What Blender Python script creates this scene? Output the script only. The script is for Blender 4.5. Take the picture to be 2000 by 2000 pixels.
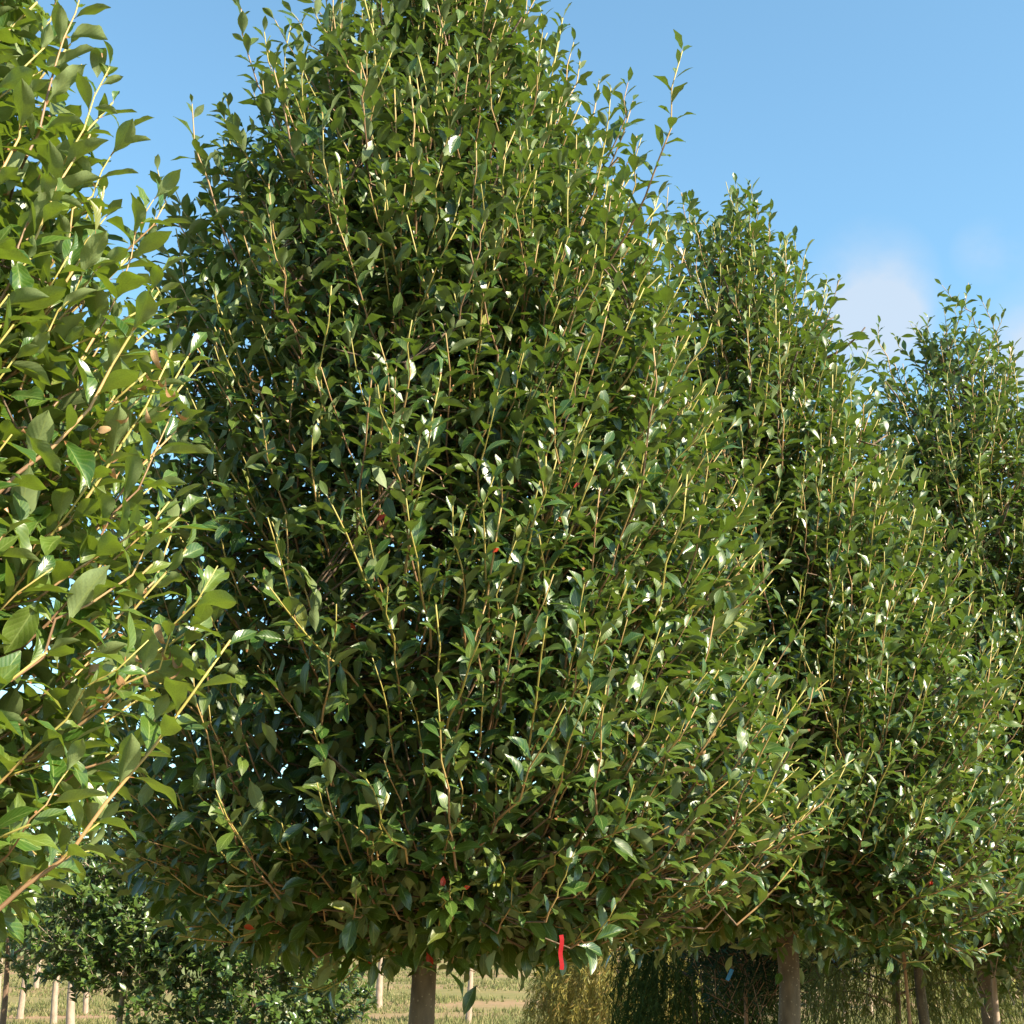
import bpy, math, random
import numpy as np
from mathutils import Vector, Matrix
from mathutils.bvhtree import BVHTree

# ------------------------------------------------------------------ camera, sky, sun, exposure
for o in list(bpy.data.objects):
    bpy.data.objects.remove(o)
S = bpy.context.scene
COL = S.collection
EYE = np.array([0.0, 0.0, 1.6]); PITCH = math.radians(16.3); FPX = 2800.0
cam = bpy.data.objects.new('camera', bpy.data.cameras.new('camera'))
COL.objects.link(cam); S.camera = cam
cam.location = EYE; cam.rotation_euler = (math.pi/2 + PITCH, 0, 0)
cam.data.sensor_width = 36.0; cam.data.lens = 36.0*FPX/2000.0
cam.data.clip_start = 0.05; cam.data.clip_end = 3000
S.render.resolution_x = 1024; S.render.resolution_y = 1024

SUN_EL, SUN_AZ = math.radians(36), math.radians(123)     # azimuth clockwise from +Y (the view): from behind, right
sun_dir = np.array([math.sin(SUN_AZ)*math.cos(SUN_EL), math.cos(SUN_AZ)*math.cos(SUN_EL), math.sin(SUN_EL)])
S.view_settings.view_transform = 'Standard'; S.view_settings.look = 'None'
S.view_settings.exposure = 1.53; S.view_settings.gamma = 1.0; S.view_settings.use_curve_mapping = False
S.render.engine = 'CYCLES'
S.cycles.max_bounces = 6; S.cycles.diffuse_bounces = 3; S.cycles.transmission_bounces = 3; S.cycles.transparent_max_bounces = 8
sl = bpy.data.lights.new('sun', 'SUN'); sl.energy = 5.0; sl.angle = math.radians(0.53); sl.color = (1.0, 0.89, 0.68)
so = bpy.data.objects.new('sun', sl); COL.objects.link(so)
so.rotation_euler = Vector(-sun_dir).to_track_quat('-Z', 'Y').to_euler()

W = bpy.data.worlds.new('World'); S.world = W; W.use_nodes = True
nt = W.node_tree; nt.nodes.clear()
def wn(t, **k):
    n = nt.nodes.new(t)
    for a, b in k.items(): setattr(n, a, b)
    return n
def wmath(op, a, b=None, c=None, clamp=False):
    n = wn('ShaderNodeMath', operation=op); n.use_clamp = clamp
    for i, v in enumerate((a, b, c)):
        if v is None: continue
        if isinstance(v, (int, float)): n.inputs[i].default_value = v
        else: nt.links.new(v, n.inputs[i])
    return n.outputs[0]
out = wn('ShaderNodeOutputWorld'); bg = wn('ShaderNodeBackground'); bg.inputs[1].default_value = 0.096
sky = wn('ShaderNodeTexSky', sky_type='NISHITA', sun_disc=False, sun_elevation=SUN_EL, sun_rotation=SUN_AZ,
         altitude=20, air_density=1.0, dust_density=0.9, ozone_density=1.2)
tc = wn('ShaderNodeTexCoord')
nz = wn('ShaderNodeTexNoise'); nz.inputs['Scale'].default_value = 9; nz.inputs['Detail'].default_value = 7; nz.inputs['Roughness'].default_value = 0.55
mp = wn('ShaderNodeMapping'); mp.inputs['Scale'].default_value = (1, 1, 1.3)
nt.links.new(tc.outputs['Generated'], mp.inputs['Vector']); nt.links.new(mp.outputs[0], nz.inputs['Vector'])
def px_dir(px, py):
    x = (px-1000)/FPX; y = (1000-py)/FPX
    c, s = math.cos(PITCH), math.sin(PITCH)
    d = np.array([x, c - y*s, s + y*c]); return d/np.linalg.norm(d)
clouds = [(px_dir(1700, 555), .032, 0.62), (px_dir(1680, 680), .036, 0.62), (px_dir(1925, 490), .016, 0.4), (px_dir(2025, 720), .03, 0.7), (px_dir(1750, 620), .026, .4)]
rr = random.Random(5)
for k in range(16):
    a = rr.uniform(0.45, 2*math.pi-0.5); e = rr.uniform(.1, .5)
    c = np.array([math.sin(a)*math.cos(e), math.cos(a)*math.cos(e), math.sin(e)])
    for j in range(2):
        clouds.append(((c + np.array([rr.uniform(-.05, .05), rr.uniform(-.05, .05), rr.uniform(-.02, .02)])), rr.uniform(.05, .09), rr.uniform(.5, .85)))
mask = None
for c, r, w in clouds:
    c = c/np.linalg.norm(c)
    d = wn('ShaderNodeVectorMath', operation='DISTANCE'); nt.links.new(tc.outputs['Generated'], d.inputs[0]); d.inputs[1].default_value = tuple(c)
    g = wmath('SUBTRACT', 1.0, wmath('DIVIDE', d.outputs['Value'], r*1.5), clamp=True)
    g = wmath('MULTIPLY', wmath('SMOOTH_MIN', g, 0.7, 0.3), w*1.6)
    mask = g if mask is None else wmath('ADD', mask, g)
mask = wmath('MULTIPLY', mask, wmath('MULTIPLY_ADD', nz.outputs['Fac'], 4.6, -1.6, clamp=False), clamp=True)
mask = wmath('MULTIPLY', mask, 0.8, clamp=True)
mx = wn('ShaderNodeMix', data_type='RGBA'); mx.inputs[7].default_value = (2.55, 2.9, 3.35, 1)
tint = wn('ShaderNodeMix', data_type='RGBA', blend_type='MULTIPLY'); tint.inputs[0].default_value = 1.0; tint.inputs[7].default_value = (.90, 1.18, 1.12, 1)
nt.links.new(sky.outputs[0], tint.inputs[6]); nt.links.new(tint.outputs[2], mx.inputs[6]); nt.links.new(mask, mx.inputs[0])
nt.links.new(mx.outputs[2], bg.inputs[0]); nt.links.new(bg.outputs[0], out.inputs[0])

# ------------------------------------------------------------------ small helpers
def unproject(px, py, dist):
    """world point seen at photo pixel (px, py), at horizontal distance dist from the camera"""
    d = px_dir(px, py); return EYE + d*(dist/math.hypot(d[0], d[1]))
CP, SP = math.cos(PITCH), math.sin(PITCH)
def project(P):
    Q = np.asarray(P) - EYE
    dep = Q[..., 1]*CP + Q[..., 2]*SP; up = Q[..., 2]*CP - Q[..., 1]*SP
    dep = np.where(np.abs(dep) < 1e-3, 1e-3, dep)
    return 1000 + FPX*Q[..., 0]/dep, 1000 - FPX*up/dep, dep
def norm(v): return v/np.maximum(np.linalg.norm(v, axis=-1, keepdims=True), 1e-9)

def tag(o, label=None, cat=None, group=None, kind=None):
    if label: o['label'] = label
    if cat: o['category'] = cat
    if group: o['group'] = group
    if kind: o['kind'] = kind
    return o
def empty(name, loc):
    o = bpy.data.objects.new(name, None); o.location = loc; o.empty_display_size = .2; COL.objects.link(o); return o
def link(name, me, parent=None):
    o = bpy.data.objects.new(name, me); COL.objects.link(o)
    if parent: o.parent = parent
    return o
def quad_mesh(name, V, Q, mat, uv=None, rnd=None, smooth=True):
    me = bpy.data.meshes.new(name); V = np.asarray(V, dtype=np.float32); Q = np.asarray(Q, dtype=np.int32)
    me.vertices.add(len(V)); me.vertices.foreach_set('co', V.ravel())
    me.loops.add(Q.size); me.loops.foreach_set('vertex_index', Q.ravel())
    k = Q.shape[1]
    me.polygons.add(len(Q)); me.polygons.foreach_set('loop_start', np.arange(0, Q.size, k, dtype=np.int32))
    me.polygons.foreach_set('loop_total', np.full(len(Q), k, dtype=np.int32))
    me.polygons.foreach_set('use_smooth', np.full(len(Q), smooth))
    if uv is not None:
        l = me.uv_layers.new(name='UVMap'); l.data.foreach_set('uv', np.asarray(uv, dtype=np.float32)[Q.ravel()].ravel())
    if rnd is not None:
        a = me.attributes.new('rnd', 'FLOAT', 'POINT'); a.data.foreach_set('value', np.asarray(rnd, dtype=np.float32))
    me.update(calc_edges=True); me.materials.append(mat); return me

# tubes: N polylines with the same number of points P, K sides
def tubes(P, R, K=5, cap=True):
    P = np.asarray(P, float); N, M, _ = P.shape
    T = norm(np.gradient(P, axis=1))
    ref = np.where(np.abs(T[..., 2:3]) > .9, np.array([1., 0, 0]), np.array([0, 0, 1.]))
    ref = np.repeat(ref[:, :1], M, axis=1)
    A = norm(np.cross(T, ref)); B = np.cross(T, A)
    ang = np.arange(K)*2*np.pi/K
    V = P[:, :, None] + R[:, :, None, None]*(A[:, :, None]*np.cos(ang)[:, None] + B[:, :, None]*np.sin(ang)[:, None])
    idx = np.arange(N*M*K).reshape(N, M, K); nx = np.roll(idx, -1, axis=2)
    Q = np.stack([idx[:, :-1], nx[:, :-1], nx[:, 1:], idx[:, 1:]], -1).reshape(-1, 4)
    uv = np.empty((N, M, K, 2)); uv[..., 0] = np.arange(K)/K; uv[..., 1] = np.linspace(0, 1, M)[None, :, None]
    V = V.reshape(-1, 3); uv = uv.reshape(-1, 2)
    if cap and K >= 4:
        e = idx[:, -1, :]; Q = np.vstack([Q, e[:, :4]])
    return V, Q, uv
def bezier(P0, P1, P2, M):
    s = np.linspace(0, 1, M)[None, :, None]
    return (1-s)**2*P0[:, None] + 2*s*(1-s)*P1[:, None] + s*s*P2[:, None]

# leaf blade templates: x across, y along, z the upper face
def leaf_templates(nx, ny, n, seed, wide=.40, shape='glossy'):
    g = np.random.default_rng(seed); out = []
    for k in range(n):
        v = np.linspace(0, 1, ny+1); u = np.linspace(-1, 1, nx+1)
        if shape == 'glossy':      # short stalk, then an obovate blade drawn out to a short point
            v = np.concatenate([[0.0], .09 + .91*np.linspace(0, 1, ny)**.96]); b_ = np.clip((v-.09)/.91, 0, 1)
            w = np.sin(np.pi*b_**1.16)**.86
            w = np.where(b_ > .8, w*(1-.45*((b_-.8)/.2)), w); w[0] = .05; w[1] = .09
        else:
            w = np.sin(np.pi*v**1.0)**.9
        w = np.maximum(w, .035); w[-1] = .02
        ww = wide*g.uniform(.86, 1.15)/2
        U, VV = np.meshgrid(u, v)
        X = U*w[:, None]*ww
        fold = g.uniform(.1, .55); curl = g.uniform(.08, .62); wav = g.uniform(.0, .05); ph = g.uniform(0, 6.28)
        Z = fold*np.abs(U)**1.3*w[:, None]*ww - curl*VV**2*.55 + wav*np.sin(VV*g.uniform(9, 16)+ph)*np.abs(U)*np.sign(U+.01)**(k % 2)
        if k % 5 == 3: Z += .5*np.abs(U)**1.4*w[:, None]*ww
        side = g.uniform(-.10, .10)
        X = X + side*VV**2
        Y = VV*(1-.12*curl)
        # rolled-back tip on some blades
        if k % 5 == 4: Z -= .35*np.clip(VV-.65, 0, 1)**1.3; Y -= .18*np.clip(VV-.65, 0, 1)
        V = np.stack([X, Y, Z], -1).reshape(-1, 3)
        idx = np.arange((nx+1)*(ny+1)).reshape(ny+1, nx+1)
        Q = np.stack([idx[:-1, :-1], idx[:-1, 1:], idx[1:, 1:], idx[1:, :-1]], -1).reshape(-1, 4)
        uv = np.stack([(U+1)/2, VV], -1).reshape(-1, 2)
        out.append((V, Q, uv))
    return out
def leaf_cloud(tp, pos, d, n, size, rnd, choice):
    """all blades as one mesh: arrays V, Q, uv, rnd"""
    side = norm(np.cross(d, n)); n = np.cross(side, d)
    TV = np.stack([t[0] for t in tp]); nv = TV.shape[1]
    L = TV[choice]*size[:, None, None]
    V = pos[:, None] + L[..., 0:1]*side[:, None] + L[..., 1:2]*d[:, None] + L[..., 2:3]*n[:, None]
    Q = tp[0][1][None] + (np.arange(len(pos))*nv)[:, None, None]
    uv = np.tile(tp[0][2], (len(pos), 1))
    return V.reshape(-1, 3), Q.reshape(-1, 4), uv, np.repeat(rnd, nv)

# ------------------------------------------------------------------ materials
def mat_new(name):
    m = bpy.data.materials.new(name); m.use_nodes = True; m.node_tree.nodes.clear(); return m, m.node_tree
class NB:
    def __init__(s, t): s.t = t
    def n(s, typ, **k):
        x = s.t.nodes.new(typ)
        for a, b in k.items(): setattr(x, a, b)
        return x
    def l(s, a, b): s.t.links.new(a, b)
    def m(s, op, a, b=None, c=None, clamp=False):
        x = s.n('ShaderNodeMath', operation=op); x.use_clamp = clamp
        for i, v in enumerate((a, b, c)):
            if v is None: continue
            if isinstance(v, (int, float)): x.inputs[i].default_value = v
            else: s.l(v, x.inputs[i])
        return x.outputs[0]
    def ramp(s, fac, stops):
        r = s.n('ShaderNodeValToRGB'); e = r.color_ramp.elements
        while len(e) < len(stops): e.new(.5)
        for i, (p, c) in enumerate(stops): e[i].position = p; e[i].color = (*c, 1)
        s.l(fac, r.inputs[0]); return r.outputs[0]
    def mix(s, f, a, b, bt='MIX'):
        x = s.n('ShaderNodeMix', data_type='RGBA', blend_type=bt)
        for i, v in ((0, f), (6, a), (7, b)):
            if isinstance(v, (int, float)): x.inputs[i].default_value = v
            elif isinstance(v, tuple): x.inputs[i].default_value = (*v, 1)
            else: s.l(v, x.inputs[i])
        return x.outputs[2]
def leaf_material(name, tops, under, rough=.3, trans=(.16, .25, .03), tf=.22, spec=.5, veins=True, rib=(.22, .27, .08)):
    m, t = mat_new(name); b = NB(t)
    o = b.n('ShaderNodeOutputMaterial'); p = b.n('ShaderNodeBsdfPrincipled')
    at = b.n('ShaderNodeAttribute', attribute_name='rnd'); oi = b.n('ShaderNodeObjectInfo')
    r = b.m('FRACT', b.m('ADD', at.outputs['Fac'], oi.outputs['Random']))
    k = len(tops); col = b.ramp(r, [(.93*i/(k-1), c) for i, c in enumerate(tops)] + ([(.965, tops[-1]), (1.0, (.17, .17, .02))] if veins else []))
    uvn = b.n('ShaderNodeUVMap'); sx = b.n('ShaderNodeSeparateXYZ'); b.l(uvn.outputs[0], sx.inputs[0])
    au = b.m('ABSOLUTE', b.m('SUBTRACT', sx.outputs[0], .5))
    geo = b.n('ShaderNodeNewGeometry')
    tcn = b.n('ShaderNodeTexCoord'); no = b.n('ShaderNodeTexNoise'); no.inputs['Scale'].default_value = 38; no.inputs['Detail'].default_value = 3
    b.l(tcn.outputs['Object'], no.inputs['Vector'])
    blot = b.m('MULTIPLY_ADD', no.outputs['Fac'], .7, .65)
    cc = b.n('ShaderNodeCombineColor'); [b.l(blot, cc.inputs[i]) for i in range(3)]
    col = b.mix(1.0, col, cc.outputs[0], 'MULTIPLY')
    und = b.mix(1.0, under, cc.outputs[0], 'MULTIPLY')
    col = b.mix(geo.outputs['Backfacing'], col, und)
    if veins:
        ribm = b.m('SUBTRACT', 1.0, b.m('MULTIPLY', au, 26), clamp=True)
        col = b.mix(b.m('MULTIPLY', ribm, .75), col, rib)
        edge = b.m('MULTIPLY', b.m('SUBTRACT', au, .465, clamp=True), 9, clamp=True)
        col = b.mix(edge, col, rib)
        w = b.m('SINE', b.m('MULTIPLY', b.m('SUBTRACT', b.m('MULTIPLY', sx.outputs[1], 8.0), b.m('MULTIPLY', au, 5.0)), 6.283))
        vein = b.m('POWER', b.m('MULTIPLY_ADD', w, .5, .5), 6)
        col = b.mix(b.m('MULTIPLY', vein, .22), col, rib)
        col = b.mix(b.m('LESS_THAN', sx.outputs[1], .085), col, (.30, .14, .06))
        h = b.m('SUBTRACT', b.m('MULTIPLY', w, -.35), ribm)
        bp = b.n('ShaderNodeBump'); bp.inputs['Strength'].default_value = .17; bp.inputs['Distance'].default_value = .0012
        b.l(h, bp.inputs['Height']); b.l(bp.outputs[0], p.inputs['Normal'])
    b.l(col, p.inputs['Base Color'])
    rg = b.m('MULTIPLY_ADD', geo.outputs['Backfacing'], .3, rough); rg = b.m('MULTIPLY_ADD', r, .14, rg)
    b.l(rg, p.inputs['Roughness'])
    p.inputs['Specular IOR Level'].default_value = spec
    tr = b.n('ShaderNodeBsdfTranslucent'); b.l(b.mix(1.0, trans, cc.outputs[0], 'MULTIPLY'), tr.inputs[0])
    ms = b.n('ShaderNodeMixShader'); ms.inputs[0].default_value = tf
    b.l(p.outputs[0], ms.inputs[1]); b.l(tr.outputs[0], ms.inputs[2]); b.l(ms.outputs[0], o.inputs[0])
    return m
def bark_material(name, c1, c2, scale=30, lent=None, bump=1.0, zs=.35):
    m, t = mat_new(name); b = NB(t); o = b.n('ShaderNodeOutputMaterial'); p = b.n('ShaderNodeBsdfPrincipled')
    tcn = b.n('ShaderNodeTexCoord'); mpn = b.n('ShaderNodeMapping'); mpn.inputs['Scale'].default_value = (1, 1, zs)
    b.l(tcn.outputs['Object'], mpn.inputs[0])
    n1 = b.n('ShaderNodeTexNoise'); n1.inputs['Scale'].default_value = scale; n1.inputs['Detail'].default_value = 6; b.l(mpn.outputs[0], n1.inputs[0])
    n2 = b.n('ShaderNodeTexNoise'); n2.inputs['Scale'].default_value = 7; n2.inputs['Detail'].default_value = 3; b.l(tcn.outputs['Object'], n2.inputs[0])
    f = b.m('MULTIPLY_ADD', n2.outputs['Fac'], 1.2, b.m('MULTIPLY_ADD', n1.outputs['Fac'], 1.6, -.95), clamp=True)
    col = b.mix(f, c1, c2)
    if lent:
        vo = b.n('ShaderNodeTexVoronoi'); vo.inputs['Scale'].default_value = 55; b.l(tcn.outputs['Object'], vo.inputs['Vector'])
        col = b.mix(b.m('MULTIPLY', b.m('LESS_THAN', vo.outputs['Distance'], .2), .7), col, lent)
    b.l(col, p.inputs['Base Color']); p.inputs['Roughness'].default_value = .85
    bp = b.n('ShaderNodeBump'); bp.inputs['Strength'].default_value = bump; bp.inputs['Distance'].default_value = .01
    b.l(n1.outputs['Fac'], bp.inputs['Height']); b.l(bp.outputs[0], p.inputs['Normal']); b.l(p.outputs[0], o.inputs[0]); return m
def shoot_material(name, base, mid, tip):
    m, t = mat_new(name); b = NB(t); o = b.n('ShaderNodeOutputMaterial'); p = b.n('ShaderNodeBsdfPrincipled')
    uvn = b.n('ShaderNodeUVMap'); sx = b.n('ShaderNodeSeparateXYZ'); b.l(uvn.outputs[0], sx.inputs[0])
    at = b.n('ShaderNodeAttribute', attribute_name='rnd')
    tcn = b.n('ShaderNodeTexCoord'); no = b.n('ShaderNodeTexNoise'); no.inputs['Scale'].default_value = 25; b.l(tcn.outputs['Object'], no.inputs[0])
    f = b.m('ADD', sx.outputs[1], b.m('MULTIPLY', b.m('SUBTRACT', at.outputs['Fac'], .62), .9))
    f = b.m('ADD', f, b.m('MULTIPLY', b.m('SUBTRACT', no.outputs['Fac'], .5), .35), clamp=True)
    b.l(b.ramp(f, [(.08, base), (.42, mid), (.8, tip)]), p.inputs['Base Color']); p.inputs['Roughness'].default_value = .55
    b.l(p.outputs[0], o.inputs[0]); return m
def plain(name, col, rough=.6, spec=.3, trans=0.0):
    m, t = mat_new(name); b = NB(t); o = b.n('ShaderNodeOutputMaterial'); p = b.n('ShaderNodeBsdfPrincipled')
    tcn = b.n('ShaderNodeTexCoord'); no = b.n('ShaderNodeTexNoise'); no.inputs['Scale'].default_value = 60; b.l(tcn.outputs['Object'], no.inputs[0])
    b.l(b.mix(no.outputs['Fac'], tuple(c*.75 for c in col), tuple(min(1, c*1.2) for c in col)), p.inputs['Base Color'])
    p.inputs['Roughness'].default_value = rough; p.inputs['Specular IOR Level'].default_value = spec
    b.l(p.outputs[0], o.inputs[0]); return m

M_LEAF = leaf_material('glossy_leaf', [(.013, .044, .010), (.023, .065, .010), (.037, .078, .011), (.070, .104, .015), (.017, .050, .016)],
                       (.135, .18, .075), rough=.29, trans=(.16, .26, .02), tf=.18, spec=.6)
M_LEAF1 = leaf_material('sunlit_yellow_green_leaf', [(.024, .062, .010), (.036, .088, .011), (.056, .104, .013), (.096, .135, .018), (.030, .074, .015)],
                        (.165, .215, .08), rough=.27, trans=(.22, .32, .02), tf=.22, spec=.6)  # yellower leaves, also brightened: sunlight on the nearest tree put into the colour
M_RED = leaf_material('red_leaf', [(.50, .02, .01), (.52, .08, .015), (.40, .015, .015)], (.5, .08, .04), rough=.35, trans=(.7, .06, .02), tf=.35, rib=(.6, .2, .1))
M_DEAD = leaf_material('dead_leaf', [(.24, .13, .06), (.32, .19, .09), (.18, .09, .04)], (.34, .22, .12), rough=.7, trans=(.3, .15, .05), tf=.15, spec=.2, rib=(.3, .2, .1))
M_BARK = bark_material('grey_brown_bark', (.060, .044, .030), (.155, .118, .082), lent=(.24, .20, .145))
M_LIMB = bark_material('limb_bark', (.085, .056, .038), (.20, .135, .09), scale=50)
M_SHOOT = shoot_material('green_wood', (.22, .125, .07), (.38, .23, .10), (.35, .29, .075))

# ------------------------------------------------------------------ the glossy evergreen trees
PROF_T = np.array([0, .05, .12, .25, .42, .58, .72, .84, .93, 1.0])
PROF_R = np.array([.50, .86, .98, 1.0, .95, .86, .70, .48, .27, .06])
LT_IN = leaf_templates(2, 4, 20, 3, .42); LT_LO = leaf_templates(2, 6, 20, 3, .385); LT_HI = leaf_templates(6, 11, 20, 3, .385); LT_MID = leaf_templates(4, 7, 20, 3, .385)

def make_shoots(spec, g):
    cx, cy, zb, H, R = spec['x'], spec['y'], spec['zb'], spec['H'], spec['R']
    ph = g.uniform(0, 6.28, 8)
    def env(az, t):
        w = 1 + .05*np.sin(2*az+ph[0]+3*t) + .04*np.sin(3*az+ph[1]-6*t) + .04*np.sin(5*az+ph[2]+9*t) + .03*np.sin(9*az+ph[3]-17*t)
        z = zb + t*(H-zb); lat = np.cos(az - math.atan2(-cx, cy))          # +1 on the crown's right seen from the lane, -1 on its left
        rl = np.interp(z, *zip(*sorted(spec['left']))); rr_ = np.interp(z, *zip(*sorted(spec['right'])))
        return (rl*(1-lat)/2 + rr_*(1+lat)/2)*w*.95
    facing = math.atan2(-cy, -cx)
    lean = spec.get('lean', 0.0)
    def sample(n, flo, fhi, tlo=0., thi=1.):
        t = np.empty(0)
        while len(t) < n:
            c = g.uniform(tlo, thi, n*2); t = np.append(t, c[g.uniform(0, 1, n*2) < .12+.88*np.interp(c, PROF_T, PROF_R)])
        t = t[:n]; az = g.uniform(0, 2*np.pi, n)
        away = np.cos(az-facing) < -.35                      # rear of the crown a little thinner
        keep = ~(away & (g.uniform(0, 1, n) < .35)); t, az = t[keep], az[keep]
        if flo > .8 and 'thin' in spec:                      # left flank thinned out so the dark inside shows and it looks shaded
            k2 = ~((np.cos(az - math.atan2(-cx, cy)) < -.15) & (t < .62) & (t > .12) & (g.uniform(0, 1, len(t)) < spec['thin'])); t, az = t[k2], az[k2]
        if flo < .8:
            k3 = ~((t > .68) & (g.uniform(0, 1, len(t)) < .6)); t, az = t[k3], az[k3]
        f = g.uniform(flo, fhi, len(t))*np.where(t > .6, g.uniform(.70, 1.10, len(t)), 1)
        return t, az, f
    parts = []
    for kind, n, flo, fhi in (('outer', spec['n_out'], .84, 1.06), ('inner', spec['n_in'], .35, .86)):
        t, az, f = sample(n, flo, fhi)
        rad = np.stack([np.cos(az), np.sin(az), 0*az], -1); up = np.array([0, 0, 1.])
        r = env(az, t)*f*(1+np.where(t > .6, g.normal(0, .12, len(t)), 0))
        # the top leader zone: tips stand at uneven heights
        z = zb + t*(H-zb) + g.normal(0, 1, len(t))*np.interp(t, [0, .6, 1], [.04, .07, .13])
        tip = np.array([cx, cy, 0]) + rad*r[:, None]; tip[:, 2] = z; tip[:, 0] += lean*t**1.5
        k = np.interp(t, [0, .06, .2, .5, .8, 1], [2.0, 1.2, .82, .55, .28, .12])
        k = k*g.uniform(.6, 1.3, len(t))
        jit = g.normal(0, .17 if kind == 'outer' else .45, (len(t), 3))
        d = norm(up*1.0 + rad*k[:, None] + jit)
        low = t < .1
        d[low, 2] *= g.uniform(.1, .9, low.sum()); d = norm(d)
        L = g.uniform(.36, .88, len(t))*np.interp(t, [0, .12, .3, 1], [.55, .8, 1, .95])
        if kind == 'inner': L *= .62
        L = np.minimum(L, r*1.0+.22)
        if kind == 'outer':                                   # leaders that rise clear of the outline
            up_ = (t > .5) & (g.uniform(0, 1, len(t)) < .15); ex = np.where(up_, g.uniform(.08, .27, len(t)), 0)
            d = norm(d + np.array([0, 0, 1.])*(up_*.8)[:, None]); tip[:, 2] += ex; L = L + ex
        P1 = tip - d*(L*.55)[:, None]
        d0 = norm(rad*1.0 + up*.75 + jit*.6)
        P0 = P1 - d0*(L*.5)[:, None]
        P0[:, 2] = np.maximum(P0[:, 2], zb+g.uniform(0, .35, len(L)))
        parts.append((P0, P1, tip, L))
    P0 = np.vstack([p[0] for p in parts]); P1 = np.vstack([p[1] for p in parts]); P2 = np.vstack([p[2] for p in parts]); L = np.concatenate([p[3] for p in parts])
    return P0, P1, P2, L

def make_leaves(curve, L, g, size0=.088, spacing=.031, cut=None):
    """leaves up every shoot; curve N x M x 3"""
    pos, dirs, nrm, sz, sid = [], [], [], [], []
    N, M, _ = curve.shape
    for i in range(N):
        n = max(3, int(L[i]/spacing*g.uniform(.85, 1.1)))
        c = cut[i]
        s = np.linspace(.10, 1.0-c, n) + g.normal(0, .008, n); s = np.clip(s, 0, 1)
        x = s*(M-1); a = np.minimum(x.astype(int), M-2); fr = (x-a)[:, None]
        p = curve[i][a]*(1-fr) + curve[i][a+1]*fr
        tg = norm(curve[i][a+1]-curve[i][a])
        phi = g.uniform(0, 6.28) + np.arange(n)*2.3999 + g.normal(0, .25, n)
        ref = np.array([0.3, .95, 0.1]); A = norm(np.cross(tg, ref)); B = np.cross(tg, A)
        rad = A*np.cos(phi)[:, None] + B*np.sin(phi)[:, None]
        open_ = np.interp(s, [0, .8, 1], [.92, .78, .42])*g.uniform(.65, 1.25, n)      # angle from the stem
        d = tg*np.cos(open_)[:, None] + rad*np.sin(open_)[:, None]
        d[:, 2] -= g.uniform(-.05, .15, n); d = norm(d)
        nn = tg - (tg*d).sum(1, keepdims=True)*d
        nn = norm(nn + .55*np.array([0, 0, 1.]) + .18*sun_dir + g.normal(0, .30, (n, 3)))
        q = size0*g.uniform(.55, 1.2, n)*np.interp(s, [0, .25, .8, 1], [.85, 1.08, 1.0, .70])
        pos.append(p + d*.002); dirs.append(d); nrm.append(nn); sz.append(q); sid.append(np.full(n, i))
    pos = np.vstack(pos); d = np.vstack(dirs); nn = np.vstack(nrm); side = norm(np.cross(d, nn)); nn = np.cross(side, d)
    return pos, d, nn, np.concatenate(sz), np.concatenate(sid)

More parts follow.
